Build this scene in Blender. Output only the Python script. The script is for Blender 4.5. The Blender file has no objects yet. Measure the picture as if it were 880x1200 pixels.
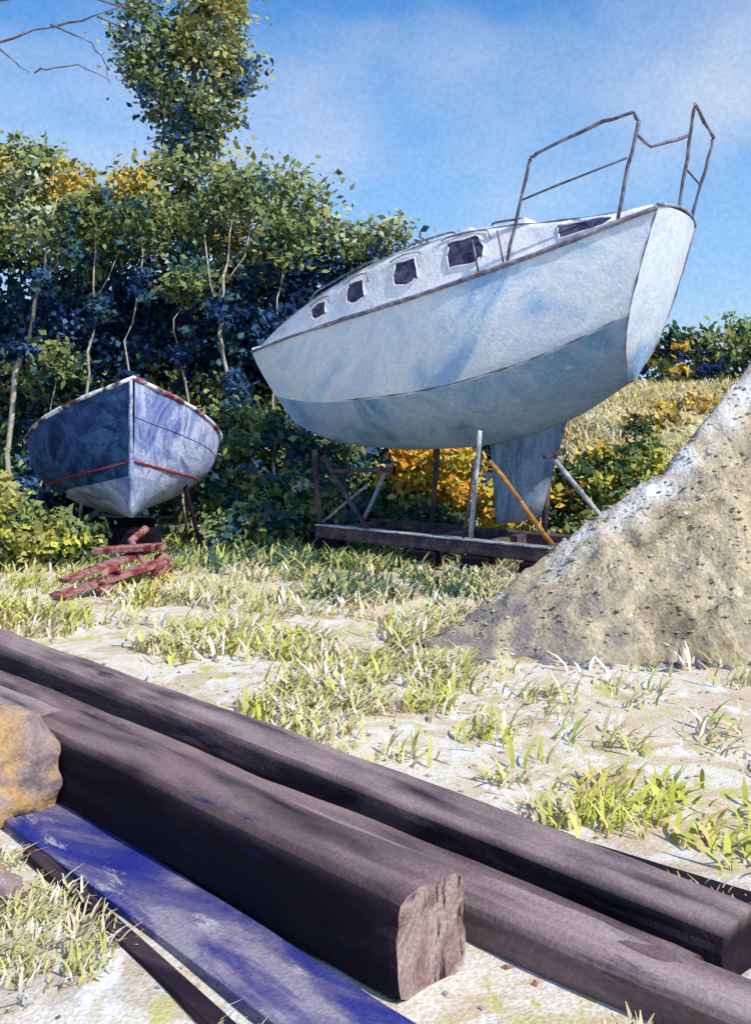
import bpy, math, random
import numpy as np
from mathutils import Vector, Matrix, noise as mn
R=random.Random(7); rng=np.random.default_rng(7)
scene=bpy.context.scene
COL=scene.collection
# ---------------------------------------------------------------- helpers
def V(*a): return Vector(a)
def sm(x):
    x=max(0.,min(1.,x)); return x*x*(3-2*x)
def interp(t,pts):
    if t<=pts[0][0]: return pts[0][1]
    for (a,va),(b,vb) in zip(pts,pts[1:]):
        if t<=b:
            return va+(vb-va)*(t-a)/(b-a)
    return pts[-1][1]
def sinterp(t,pts):
    xs=[q[0] for q in pts]; ys=[q[1] for q in pts]
    if t<=xs[0]: return ys[0]
    if t>=xs[-1]: return ys[-1]
    for i in range(len(xs)-1):
        if t<=xs[i+1]: break
    def sl(k):
        if k==0: return (ys[1]-ys[0])/(xs[1]-xs[0])
        if k==len(xs)-1: return (ys[-1]-ys[-2])/(xs[-1]-xs[-2])
        return (ys[k+1]-ys[k-1])/(xs[k+1]-xs[k-1])
    h=xs[i+1]-xs[i]; q=(t-xs[i])/h
    return ((2*q**3-3*q*q+1)*ys[i]+(q**3-2*q*q+q)*h*sl(i)+(-2*q**3+3*q*q)*ys[i+1]+(q**3-q*q)*h*sl(i+1))
def empty(name,loc=(0,0,0)):
    o=bpy.data.objects.new(name,None); o.location=loc; COL.objects.link(o); o.empty_display_size=.2
    return o
def mesh(name,vs,fs,mats,parent=None,smooth=False,mi=None):
    me=bpy.data.meshes.new(name); me.from_pydata([tuple(v) for v in vs],[],fs)
    for m in (mats if isinstance(mats,(list,tuple)) else [mats]): me.materials.append(m)
    if mi: me.polygons.foreach_set('material_index',mi)
    if smooth: me.polygons.foreach_set('use_smooth',[True]*len(me.polygons))
    me.update()
    o=bpy.data.objects.new(name,me); COL.objects.link(o)
    if parent is not None:
        o.parent=parent; o.matrix_parent_inverse.identity()
        o.location=-Vector(parent.location)
    return o
def setcol(o,cols):
    ca=o.data.color_attributes.new('Col','FLOAT_COLOR','POINT'); ca.data.foreach_set('color',np.array(cols,dtype=np.float32).ravel())
def tube(name,pts,rad,mat,parent=None,seg=8,wob=0.):
    pts=[Vector(q) for q in pts]; n=len(pts)
    if not isinstance(rad,(list,tuple)): rad=[rad]*n
    vs=[];fs=[]
    for i,q in enumerate(pts):
        tg=(pts[min(i+1,n-1)]-pts[max(i-1,0)]).normalized()
        ref=V(0,0,1) if abs(tg.z)<.9 else V(1,0,0)
        a=tg.cross(ref).normalized(); b=tg.cross(a).normalized()
        for k in range(seg):
            an=2*math.pi*k/seg
            r=rad[i]*(1+R.uniform(-wob,wob))
            vs.append(q+a*math.cos(an)*r+b*math.sin(an)*r)
    for i in range(n-1):
        for k in range(seg):
            k2=(k+1)%seg
            fs.append((i*seg+k,i*seg+k2,(i+1)*seg+k2,(i+1)*seg+k))
    fs.append(tuple(range(seg))[::-1]); fs.append(tuple((n-1)*seg+k for k in range(seg)))
    return mesh(name,vs,fs,mat,parent,True)
def beam(name,a,b,w,h,mats,parent=None,rough=.0,rings=24,round_=.18,roll=0,seed=0,ragged=0.,toplight=None):
    a=Vector(a);b=Vector(b);L=(b-a).length
    prof=[]
    r=round_*min(w,h)
    for cx,cy,a0 in ((w/2-r,h/2-r,0),(-w/2+r,h/2-r,90),(-w/2+r,-h/2+r,180),(w/2-r,-h/2+r,270)):
        for k in range(4):
            an=math.radians(a0+k*30); prof.append((cx+r*math.cos(an),cy+r*math.sin(an)))
    pr=[]
    for i,q in enumerate(prof):
        pr.append(q); nx=prof[(i+1)%len(prof)]
        d=math.hypot(nx[0]-q[0],nx[1]-q[1])
        if d>.06:
            for k in (1,2,3,4,5): pr.append((q[0]+(nx[0]-q[0])*k/6,q[1]+(nx[1]-q[1])*k/6))
    n=len(pr); vs=[];fs=[];mi=[];cl=[]
    for i in range(rings+1):
        x=L*i/rings
        for j,(y,z) in enumerate(pr):
            nn=mn.noise(Vector((x*1.3+seed*7,y*9,z*9)))*rough+mn.noise(Vector((x*.4+seed*3,y*25,z*25)))*rough*.8+mn.noise(Vector((x*5+seed*3,y*14,z*14)))*rough*.3
            s=1+nn
            xx=x
            if i==0 or i==rings:
                s*=.95; xx+=ragged*mn.noise(Vector((seed,y*7,z*7)))
            vs.append((xx,y*s,z*s))
            if toplight:
                e=sm((z/h-.36)/.12)*min(1,max(0,.66+1.1*mn.noise(Vector((x*1.1+seed*5,y*8,seed)))+.5*mn.noise(Vector((x*4,y*20,seed)))))  # beam tops lightened: light falling on them is put into the colour
                cl.append((*toplight,.9*e))
    for i in range(rings):
        for k in range(n):
            k2=(k+1)%n; fs.append((i*n+k,(i+1)*n+k,(i+1)*n+k2,i*n+k2)); mi.append(0)
    m1=1 if len(mats)>1 else 0
    for e,base in ((0,0),(1,rings*n)):
        c0=len(vs)
        for j in range(n):
            y,z=pr[j]; vs.append(((L if e else 0)+(-.008 if e else .008)+ragged*.4*mn.noise(Vector((seed+2,y*6,z*6))),y*.5,z*.5)); cl.append((0,0,0,0))
        for k in range(n):
            k2=(k+1)%n; f=(base+k,base+k2,c0+k2,c0+k); fs.append(f if e else f[::-1]); mi.append(m1)
        f=tuple(c0+k for k in range(n)); fs.append(f if e else f[::-1]); mi.append(m1)
    o=mesh(name,vs,fs,mats,None,False,mi)
    if toplight: setcol(o,cl)
    elif mats[0].get('attr'): setcol(o,[(0,0,0,0)]*len(vs))
    X=(b-a).normalized(); Y=V(0,0,1).cross(X).normalized(); Z=X.cross(Y)
    Mx=Matrix((X,Y,Z)).transposed().to_4x4() @ Matrix.Rotation(roll,4,'X'); Mx.translation=a
    if parent is not None:
        o.parent=parent; Mx.translation=a-Vector(parent.location)
    o.matrix_local=Mx
    return o
# ---------------------------------------------------------------- materials
def wc(name,cols,scale=1.5,stretch=(1,1,1),rot=(0,0,0),lo=.33,hi=.67,speck=None,grain=.25,gscale=40,bump=.4,bdist=.02,rough=.9,attr=None,dist=.8,speck2=None,metal=0.,soft=.05,diffuse=False,detail=7):
    m=bpy.data.materials.new(name); m.use_nodes=True; nt=m.node_tree; N=nt.nodes; Lk=nt.links; N.clear()
    if attr: m['attr']=True
    out=N.new('ShaderNodeOutputMaterial')
    if diffuse: b=N.new('ShaderNodeBsdfDiffuse'); cin='Color'
    else:
        b=N.new('ShaderNodeBsdfPrincipled'); cin='Base Color'
        b.inputs['Roughness'].default_value=rough; b.inputs['Metallic'].default_value=metal
        b.inputs['Specular IOR Level'].default_value=.2
    tc=N.new('ShaderNodeTexCoord'); mp=N.new('ShaderNodeMapping')
    mp.inputs['Scale'].default_value=stretch; mp.inputs['Rotation'].default_value=[math.radians(a) for a in rot]
    Lk.new(tc.outputs['Object'],mp.inputs['Vector'])
    if cols:
        n1=N.new('ShaderNodeTexNoise'); n1.inputs['Scale'].default_value=scale; n1.inputs['Detail'].default_value=detail
        n1.inputs['Roughness'].default_value=.62; n1.inputs['Distortion'].default_value=dist
        Lk.new(mp.outputs[0],n1.inputs['Vector'])
        cr=N.new('ShaderNodeValToRGB'); e=cr.color_ramp.elements
        k=len(cols)
        for i,c in enumerate(cols):
            pos=lo+(hi-lo)*i/max(1,k-1)
            el=e[i] if i<2 else e.new(pos)
            el.position=pos; el.color=(*c,1)
        Lk.new(n1.outputs['Fac'],cr.inputs['Fac']); cur=cr.outputs['Color']
    if attr:
        at=N.new('ShaderNodeAttribute'); at.attribute_name=attr
        if cols:
            mx=N.new('ShaderNodeMix'); mx.data_type='RGBA'; Lk.new(at.outputs['Alpha'],mx.inputs[0])
            Lk.new(cur,mx.inputs[6]); Lk.new(at.outputs['Color'],mx.inputs[7]); cur=mx.outputs[2]
        else: cur=at.outputs['Color']
    for si,sp in enumerate((speck,speck2)):
        if not sp: continue
        c,th,sc,st=sp
        m2=N.new('ShaderNodeMapping'); m2.inputs['Scale'].default_value=st; m2.inputs['Location'].default_value=(si*3.3+1.1,2.7,0)
        m2.inputs['Rotation'].default_value=[math.radians(a) for a in rot]
        Lk.new(tc.outputs['Object'],m2.inputs['Vector'])
        n2=N.new('ShaderNodeTexNoise'); n2.inputs['Scale'].default_value=sc; n2.inputs['Detail'].default_value=5; n2.inputs['Roughness'].default_value=.7
        Lk.new(m2.outputs[0],n2.inputs['Vector'])
        mr=N.new('ShaderNodeMapRange'); mr.inputs[1].default_value=th; mr.inputs[2].default_value=th+soft
        Lk.new(n2.outputs['Fac'],mr.inputs[0])
        mx=N.new('ShaderNodeMix'); mx.data_type='RGBA'; Lk.new(mr.outputs[0],mx.inputs[0]); Lk.new(cur,mx.inputs[6]); mx.inputs[7].default_value=(*c,1); cur=mx.outputs[2]
    if grain:
        g=N.new('ShaderNodeTexNoise'); g.inputs['Scale'].default_value=gscale; g.inputs['Detail'].default_value=2
        Lk.new(tc.outputs['Object'],g.inputs['Vector'])
        mr=N.new('ShaderNodeMapRange'); mr.inputs[1].default_value=.3; mr.inputs[2].default_value=.7; mr.inputs[3].default_value=1-grain; mr.inputs[4].default_value=1+grain*.6
        Lk.new(g.outputs['Fac'],mr.inputs[0])
        vm=N.new('ShaderNodeVectorMath'); vm.operation='SCALE'; Lk.new(cur,vm.inputs[0]); Lk.new(mr.outputs[0],vm.inputs['Scale']); cur=vm.outputs[0]
        if bump:
            bp=N.new('ShaderNodeBump'); bp.inputs['Strength'].default_value=bump; bp.inputs['Distance'].default_value=bdist
            Lk.new(g.outputs['Fac'],bp.inputs['Height']); Lk.new(bp.outputs[0],b.inputs['Normal'])
    Lk.new(cur,b.inputs[cin])
    Lk.new(b.outputs[0],out.inputs['Surface'])
    return m
M={}
M['ground']=wc('ground_mat',[(.48,.35,.20),(.64,.54,.36),(.76,.71,.62),(.58,.45,.28),(.72,.65,.54)],scale=1.0,dist=1.5,speck=((.80,.78,.76),.55,3.0,(1.4,.7,1)),speck2=((.54,.52,.17),.56,2.2,(1.6,.7,1)),rot=(0,0,25),attr='Col',grain=.2,gscale=55,bump=.45,soft=.08)
M['hull']=wc('hull_white_paint',[(.34,.53,.77),(.64,.75,.87),(.86,.88,.91),(.70,.74,.87),(.83,.87,.91)],scale=.6,dist=1.1,stretch=(1,1,.8),lo=.35,hi=.66,speck=((.92,.93,.94),.58,5,(1,1,1)),speck2=((.44,.52,.64),.66,3,(2.5,2.5,.4)),grain=.12,gscale=24,bump=.25,bdist=.02,rough=.55,detail=5,soft=.12)
M['hullb']=wc('hull_bottom_paint',[(.15,.29,.48),(.27,.42,.60),(.42,.53,.70),(.31,.44,.56)],scale=.9,dist=1.1,speck=((.66,.73,.80),.61,5,(1,1,1)),grain=.16,gscale=24,bump=.25,bdist=.02,rough=.7,detail=5,soft=.1)
M['keel']=wc('keel_paint',[(.10,.16,.25),(.22,.31,.42),(.38,.43,.54)],scale=2.5,dist=1.2,stretch=(1.5,1.5,.5),speck=((.66,.70,.76),.62,4,(3,3,.5)),grain=.2,gscale=24,bump=.25,rough=.8)
M['deck']=wc('deck_paint',[(.60,.60,.70),(.82,.81,.85),(.90,.89,.89),(.76,.68,.74)],scale=2,speck=((.45,.43,.52),.64,6,(1,1,1)),grain=.15,gscale=24,soft=.08)
M['rub']=wc('rub_rail',[(.12,.11,.16),(.28,.26,.33),(.50,.48,.54)],scale=5,grain=.3,gscale=20)
M['glass']=wc('window_dark',[(.012,.014,.03),(.06,.06,.12),(.16,.13,.18)],scale=6,rough=.25,grain=.3,gscale=20,bump=.1)
M['rail']=wc('stainless_rail',[(.07,.06,.09),(.15,.13,.17),(.34,.32,.36)],scale=5,grain=.2,rough=.5,metal=.1)
M['steel']=wc('rusty_steel',[(.03,.03,.06),(.10,.07,.09),(.22,.13,.10)],scale=4,grain=.3,gscale=30)
M['whitesteel']=wc('painted_strut',[(.16,.18,.20),(.42,.45,.48),(.74,.76,.78)],scale=5,grain=.2)
M['ochre']=wc('ochre_strut',[(.20,.09,.04),(.42,.21,.05),(.5,.30,.10)],scale=5)
M['blue']=wc('blue_hull_paint',[(.008,.018,.06),(.018,.045,.14),(.05,.12,.27),(.015,.035,.11)],scale=1.6,dist=1.5,speck=((.20,.30,.48),.68,5,(1,1,1)),grain=.25,gscale=22,bump=.3,soft=.08)  # darkened so the shade on the left side sits in the paint
M['lilac']=wc('sunlit_blue_paint',[(.07,.12,.34),(.24,.30,.54),(.54,.58,.75),(.20,.23,.46)],scale=1.6,dist=1.2,stretch=(1.2,1.2,.8),speck=((.82,.83,.88),.60,4,(1.8,1.8,.5)),grain=.22,gscale=22,soft=.08)  # lighter copy of the blue: sunlight on the right side painted in
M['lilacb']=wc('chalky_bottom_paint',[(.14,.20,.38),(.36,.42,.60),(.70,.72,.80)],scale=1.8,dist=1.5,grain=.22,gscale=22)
M['red']=wc('red_stripe_paint',[(.14,.02,.03),(.34,.04,.05),(.25,.08,.08)],scale=4,grain=.3)
M['rust']=wc('dark_red_rust',[(.10,.02,.025),(.27,.05,.05),(.44,.26,.22),(.20,.035,.045)],scale=5,grain=.3)
M['cap']=wc('gunwale_cap',[(.10,.05,.06),(.30,.26,.30),(.85,.85,.88)],scale=3.5,lo=.42,hi=.52,grain=.2)
M['capr']=wc('gunwale_cap_red',[(.30,.04,.05),(.34,.25,.30),(.82,.82,.86)],scale=2.5,lo=.44,hi=.54,grain=.2)
M['wood_in']=wc('old_planks',[(.25,.18,.14),(.45,.38,.32)],scale=4,stretch=(1,6,1))
M['timber']=wc('weathered_timber',[(.008,.005,.012),(.028,.016,.028),(.08,.05,.06),(.15,.10,.105),(.04,.022,.035)],scale=1.6,stretch=(.36,1.7,1.7),dist=1.0,lo=.32,hi=.72,speck=((.36,.29,.28),.69,5,(.4,1.8,1.8)),speck2=((.012,.010,.045),.59,3.2,(.35,1.8,1.8)),grain=.2,gscale=60,bump=.4,bdist=.01,soft=.1,attr='Col')
M['timberm']=wc('bleached_timber',[(.03,.018,.03),(.11,.07,.08),(.22,.15,.15),(.08,.05,.06)],scale=1.6,stretch=(.36,1.7,1.7),dist=1.0,lo=.32,hi=.72,speck=((.5,.42,.40),.66,5,(.45,1.6,1.6)),speck2=((.03,.02,.05),.61,3.2,(.35,1.8,1.8)),grain=.2,gscale=60,bump=.4,bdist=.01,soft=.1,attr='Col')
M['timberd']=wc('dark_timber',[(.005,.003,.010),(.012,.007,.014),(.035,.02,.028),(.10,.06,.065)],scale=1.5,stretch=(.35,1.8,1.8),dist=1.0,lo=.36,hi=.82,speck=((.012,.012,.10),.62,3,(.4,1.8,1.8)),grain=.22,gscale=60,bump=.4,bdist=.01,soft=.12,attr='Col')  # near-black: shade on beam sides and ends is put into this colour
M['endgrain']=wc('timber_end_grain',[(.14,.08,.075),(.30,.20,.18),(.44,.33,.29),(.18,.11,.11)],scale=3.5,dist=1.6,speck=((.03,.015,.025),.58,5,(1,3.5,.7)),grain=.25,gscale=60,bump=.4)
M['violet']=wc('violet_shade_strip',[(.015,.025,.22),(.045,.05,.22),(.15,.13,.25),(.30,.26,.33)],scale=1.3,stretch=(.6,2.0,2.0),dist=1.3,lo=.36,hi=.62,speck=((.54,.50,.54),.60,5,(.6,2,2)),grain=.22,gscale=60,soft=.1)  # violet-blue of shaded ground, painted onto a flat strip
M['rock']=wc('boulder_stone',[(.13,.09,.11),(.32,.24,.22),(.52,.32,.13),(.42,.34,.31)],scale=1.8,dist=1,speck=((.7,.66,.63),.61,4,(1,1,1)),grain=.22,gscale=50,bump=.5,soft=.1)
M['gravel']=wc('gravel_mat',[(.17,.14,.10),(.40,.32,.20),(.54,.45,.29),(.32,.27,.19),(.60,.51,.36)],scale=1.7,stretch=(1.2,1,.6),rot=(0,30,20),dist=.7,attr='Col',speck=((.11,.11,.12),.60,5,(2.4,1,.5)),speck2=((.70,.66,.58),.615,8,(1,1,1)),grain=.24,gscale=30,bump=.6,bdist=.04,soft=.08)
M['leaf']=wc('leaf_mat',None,attr='Col',grain=0,diffuse=True)
M['grass']=wc('grass_mat',None,attr='Col',grain=0,diffuse=True)
M['birch']=wc('pale_bark',[(.24,.20,.17),(.48,.43,.34),(.66,.62,.52)],scale=6,grain=.25,gscale=40)
M['bark']=wc('dark_bark',[(.08,.06,.065),(.18,.14,.14),(.28,.23,.22)],scale=6,grain=.25,gscale=40)
# ---------------------------------------------------------------- camera, light
cam=bpy.data.cameras.new('camera'); co=bpy.data.objects.new('camera',cam); COL.objects.link(co)
co.location=(0,0,2.0); co.rotation_euler=(math.radians(90),0,0)
cam.lens=36; cam.sensor_width=36; cam.sensor_fit='AUTO'; cam.shift_y=-100/1200; cam.clip_end=3000; cam.clip_start=.05
scene.camera=co
sd=V(.52,-.43,.74).normalized()
sl=bpy.data.lights.new('sun','SUN'); so=bpy.data.objects.new('sun',sl); COL.objects.link(so)
sl.energy=4.5; sl.angle=math.radians(.6); sl.color=(1,.94,.85)
so.rotation_euler=sd.to_track_quat('Z','Y').to_euler(); so.location=(5,-8,14)
w=bpy.data.worlds.new('World'); scene.world=w; w.use_nodes=True; nt=w.node_tree; N=nt.nodes; N.clear()
def lk(a,b): nt.links.new(a,b)
sky=N.new('ShaderNodeTexSky'); sky.sky_type='NISHITA'; sky.sun_disc=False
sky.sun_elevation=math.asin(sd.z); sky.sun_rotation=math.atan2(sd.x,sd.y)
sky.ozone_density=3; sky.air_density=1.0; sky.dust_density=.4
bg=N.new('ShaderNodeBackground'); bg.inputs['Strength'].default_value=.145
wo=N.new('ShaderNodeOutputWorld'); tc=N.new('ShaderNodeTexCoord')
tint=N.new('ShaderNodeVectorMath'); tint.operation='MULTIPLY'; tint.inputs[1].default_value=(.60,1.04,1.36); lk(sky.outputs[0],tint.inputs[0])
sx=N.new('ShaderNodeSeparateXYZ'); lk(tc.outputs['Generated'],sx.inputs[0])
hz=N.new('ShaderNodeMapRange'); hz.inputs[1].default_value=.02; hz.inputs[2].default_value=.38; hz.inputs[3].default_value=.85; hz.inputs[4].default_value=.0; lk(sx.outputs['Z'],hz.inputs[0])
hm_=N.new('ShaderNodeMix'); hm_.data_type='RGBA'; lk(hz.outputs[0],hm_.inputs[0]); lk(tint.outputs[0],hm_.inputs[6]); hm_.inputs[7].default_value=(3.0,4.2,5.8,1)
mp=N.new('ShaderNodeMapping'); mp.inputs['Scale'].default_value=(1.0,1.0,1.9); mp.inputs['Rotation'].default_value=(0,math.radians(20),0); mp.inputs['Location'].default_value=(1.4,.2,.5); lk(tc.outputs['Generated'],mp.inputs[0])
nz=N.new('ShaderNodeTexNoise'); nz.inputs['Scale'].default_value=2.6; nz.inputs['Detail'].default_value=5; nz.inputs['Distortion'].default_value=.3; lk(mp.outputs[0],nz.inputs['Vector'])
cr=N.new('ShaderNodeMapRange'); cr.inputs[1].default_value=.47; cr.inputs[2].default_value=.80; cr.inputs[4].default_value=.9; lk(nz.outputs['Fac'],cr.inputs[0])
mx=N.new('ShaderNodeMix'); mx.data_type='RGBA'; lk(cr.outputs[0],mx.inputs[0]); lk(hm_.outputs[2],mx.inputs[6]); mx.inputs[7].default_value=(4.9,5.4,6.2,1)
gr=N.new('ShaderNodeTexNoise'); gr.inputs['Scale'].default_value=230; gr.inputs['Detail'].default_value=1; lk(tc.outputs['Generated'],gr.inputs['Vector'])
gm=N.new('ShaderNodeMapRange'); gm.inputs[1].default_value=.3; gm.inputs[2].default_value=.7; gm.inputs[3].default_value=.94; gm.inputs[4].default_value=1.06; lk(gr.outputs['Fac'],gm.inputs[0])
vs_=N.new('ShaderNodeVectorMath'); vs_.operation='SCALE'; lk(mx.outputs[2],vs_.inputs[0]); lk(gm.outputs[0],vs_.inputs['Scale'])
lk(vs_.outputs[0],bg.inputs['Color']); lk(bg.outputs[0],wo.inputs['Surface'])
scene.view_settings.view_transform='Standard'; scene.view_settings.look='None'; scene.view_settings.exposure=0
# ---------------------------------------------------------------- ground
def H(x,y):
    z=.05*mn.noise(V(x*.35,y*.35,0))+.025*mn.noise(V(x*1.5,y*1.5,3))
    k=sm((y-14.5)/12)
    z+=k*3.0*sm((x-1.2)/4.2)+.25*k*mn.noise(V(x*.3,y*.3,9))
    return z
def grid():
    xs=[math.sinh(a)*3.2 for a in np.linspace(-5.2,5.2,220)]
    ys=[-30,-15,-6,-2]+[2+math.sinh(a)*3.6 for a in np.linspace(-.6,5.3,220)]
    vs=[];fs=[];cols=[]
    nx=len(xs)
    for y in ys:
        for x in xs:
            vs.append((x,y,H(x,y)))
            c=(0,0,0,0)
            n=mn.noise(V(x*.8,y*.8,5))
            if y>15: 
                a=.75*sm((y-15)/2.5); 
                bb=sm((x-1.5)/2); n3=sm(.5+mn.noise(V(x*.5,y*.5,8)))
                gb=np.array((.34,.34,.12))*(1-n3)+np.array((.62,.50,.24))*n3
                cc=(np.array((.14,.18,.06))*(1-bb)+gb*bb)
                c=(*cc,a)
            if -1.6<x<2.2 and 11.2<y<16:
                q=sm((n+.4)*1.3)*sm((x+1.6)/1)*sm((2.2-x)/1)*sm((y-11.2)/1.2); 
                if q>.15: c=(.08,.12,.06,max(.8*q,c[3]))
            if 1.0<x<5 and 6<y<8.8:
                q=sm((x-1)/1.2)*sm((y-6)/.8)*sm((8.8-y)/.5)*sm(.75+n); c=(.62,.48,.36,.75*q)
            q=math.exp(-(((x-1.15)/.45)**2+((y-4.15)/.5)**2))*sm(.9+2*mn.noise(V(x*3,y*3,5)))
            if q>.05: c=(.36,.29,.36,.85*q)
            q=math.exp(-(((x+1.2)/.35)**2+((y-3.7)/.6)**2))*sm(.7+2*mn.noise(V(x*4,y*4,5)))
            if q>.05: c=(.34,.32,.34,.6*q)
            cols.append(c)
    for j in range(len(ys)-1):
        for i in range(nx-1):
            fs.append((j*nx+i,j*nx+i+1,(j+1)*nx+i+1,(j+1)*nx+i))
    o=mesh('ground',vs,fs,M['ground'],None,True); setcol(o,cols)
grid()
# ---------------------------------------------------------------- leaves
def leafmesh(name,P,S,C,mat,parent=None,elong=1.4,bias=.9):
    n=len(P); P=np.asarray(P); S=np.asarray(S)[:,None]; C=np.clip(np.asarray(C),0,.8)
    nr=rng.normal(size=(n,3))*.62+np.array([.25,-.45,.55])*bias; nr/=np.linalg.norm(nr,axis=1)[:,None]
    a=rng.normal(size=(n,3)); a-=nr*(a*nr).sum(1)[:,None]; a/=np.linalg.norm(a,axis=1)[:,None]
    b=np.cross(nr,a)
    sh=[(-.5*elong,0),(0,.42),(.5*elong,.1),(.05,-.42)]
    vs=np.empty((n,4,3))
    for k,(u,v) in enumerate(sh):
        ju=u*(1+rng.uniform(-.35,.35,(n,1))); jv=v*(1+rng.uniform(-.35,.35,(n,1)))
        vs[:,k]=P+S*(ju*a+jv*b)
    me=bpy.data.meshes.new(name); me.vertices.add(n*4); me.vertices.foreach_set('co',vs.ravel())
    me.loops.add(n*4); me.loops.foreach_set('vertex_index',np.arange(n*4))
    me.polygons.add(n); me.polygons.foreach_set('loop_start',np.arange(n)*4)
    me.update(calc_edges=True)
    col=np.ones((n,4,4),dtype=np.float32); col[:,:,:3]=C[:,None,:]
    ca=me.color_attributes.new('Col','FLOAT_COLOR','POINT'); ca.data.foreach_set('color',col.ravel())
    me.materials.append(mat); me.validate()
    o=bpy.data.objects.new(name,me); COL.objects.link(o)
    if parent is not None: o.parent=parent; o.location=-Vector(parent.location)
    return o
OL=(.37,.35,.12); OL2=(.20,.23,.08); YE=(.62,.42,.08); NV=(.018,.040,.10); TEAL=(.045,.10,.11); DG=(.05,.095,.05); MG=(.19,.24,.09); SG=(.34,.39,.27); YG=(.50,.49,.09); ORA=(.62,.30,.03); BLU=(.06,.13,.26)
def crown(blobs,n,size,colf,clump=.35,fill=.35,m=45):
    W=np.array([b[6] for b in blobs]); W=W/W.sum()
    P=[];S=[];C=[]
    for b,wt in zip(blobs,W):
        nb=int(n*wt); k=max(6,nb//m)
        for _ in range(k):
            v=rng.normal(size=3); v/=np.linalg.norm(v)
            r=(1-fill)+fill*rng.random() if rng.random()<.7 else rng.random()**.5
            r*=rng.uniform(.8,1.15)
            c=np.array(b[:3])+v*r*np.array(b[3:6])
            cc=np.array(colf(c[0],c[1],c[2],v))*rng.uniform(.8,1.25)
            rad=clump*rng.uniform(.5,1.5)
            q=rng.normal(size=(m,3))*np.array([rad,rad,rad*.65])*.62+c
            P.append(q); S.append(size*rng.uniform(.4,1.35,m)); C.append(cc[None]*rng.uniform(.87,1.13,(m,1)))
    return np.concatenate(P),np.concatenate(S),np.concatenate(C)
def pick(*opts):
    r=R.random()*sum(w for _,w in opts)
    for c,w in opts:
        r-=w
        if r<=0: return c
    return opts[-1][0]
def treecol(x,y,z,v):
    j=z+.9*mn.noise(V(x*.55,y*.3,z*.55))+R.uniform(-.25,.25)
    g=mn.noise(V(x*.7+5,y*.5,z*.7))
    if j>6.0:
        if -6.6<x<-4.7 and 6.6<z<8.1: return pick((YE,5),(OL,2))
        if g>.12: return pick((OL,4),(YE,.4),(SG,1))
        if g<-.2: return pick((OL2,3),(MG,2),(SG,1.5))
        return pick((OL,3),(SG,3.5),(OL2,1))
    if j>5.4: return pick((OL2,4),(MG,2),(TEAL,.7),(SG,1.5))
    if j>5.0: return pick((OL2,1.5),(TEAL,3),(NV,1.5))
    if j>3.4: return pick((NV,6),(BLU,1.8),(TEAL,.8)) if g<.30 else pick((TEAL,3),(OL2,1),(NV,1.5))  # navy band at mid height: inner crown shade put into leaf colour
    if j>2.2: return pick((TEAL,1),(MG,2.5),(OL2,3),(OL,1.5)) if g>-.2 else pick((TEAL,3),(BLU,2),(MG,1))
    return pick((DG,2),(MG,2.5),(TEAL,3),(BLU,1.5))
blobs=[]
topz=[(-11,7.4),(-10,7.6),(-7.7,7.9),(-6.6,8.15),(-5.9,7.7),(-5.4,7.3),(-4.2,7.5),(-3,7.6),(-1.9,7.4),(-1.1,6.7),(-.4,6.2),(.5,6.0),(1.4,5.7),(2.2,4.6),(3,3.6)]
x=-11
while x<2.9:
    tz=interp(x,topz)
    for zz,ry in ((tz-.8,1.0),(tz-2.0,1.2),(tz-3.5,1.3),(tz-5.,1.3),(tz-6.4,1.2)):
        if zz<.4: continue
        blobs.append((x+R.uniform(-.3,.3),21+R.uniform(-.4,.6),zz+R.uniform(-.3,.25),R.uniform(.7,1.1),ry,R.uniform(.65,.95),1.))
    x+=.95
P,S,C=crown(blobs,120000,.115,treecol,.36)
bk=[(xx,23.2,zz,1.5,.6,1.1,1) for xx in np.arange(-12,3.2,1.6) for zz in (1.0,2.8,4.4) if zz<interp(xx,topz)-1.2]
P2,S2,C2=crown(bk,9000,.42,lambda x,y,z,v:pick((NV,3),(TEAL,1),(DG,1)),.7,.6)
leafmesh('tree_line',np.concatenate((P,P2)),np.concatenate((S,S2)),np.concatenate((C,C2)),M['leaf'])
tt=empty('tall_tree',(-3.95,21.3,0))
tube('trunk',[(-4.0,21.3,0),(-4.05,21.3,4),(-3.9,21.3,7.5),(-3.75,21.3,9.4),(-3.6,21.3,10.6)],[.2,.16,.11,.07,.02],M['bark'],tt)
for k,(dx,z0,dz) in enumerate([(-1.0,8.2,.9),(.9,8.6,.9),(-.8,9.4,.8),(.8,9.6,.7),(.3,8,1.4)]):
    tube('limb_%d'%k,[(-3.85,21.3,z0),(-3.85+dx*.5,21.2,z0+dz*.6),(-3.85+dx,21.1,z0+dz)],[.06,.04,.015],M['bark'],tt,6)
def tcol(x,y,z,v):
    if x<-4.1: return pick((TEAL,2),(MG,3),(BLU,1.8),(SG,1.5))
    if z>9.5: return pick((OL,4),(SG,1.5),(OL2,1.5),(YE,.9))
    return pick((OL,3),(OL2,2),(TEAL,1.2),(BLU,1.3),(SG,1))
bl=[(-4.75,21.3,9.8,.65,.7,.65,1),(-3.5,21.3,10.2,.85,.8,.8,1.4),(-2.95,21.3,9.4,.5,.7,.6,.8),(-4.4,21.3,8.9,.6,.7,.5,.9),(-3.5,21.3,8.6,.7,.7,.5,.9),(-4.9,21.2,10.7,.25,.4,.2,.2),(-3.3,21.3,11.1,.7,.6,.6,.8),(-3.9,21.3,7.9,.55,.7,.5,.7)]
P,S,C=crown(bl,14000,.11,tcol,.29)
leafmesh('crown',P,S,C,M['leaf'],tt)
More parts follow.
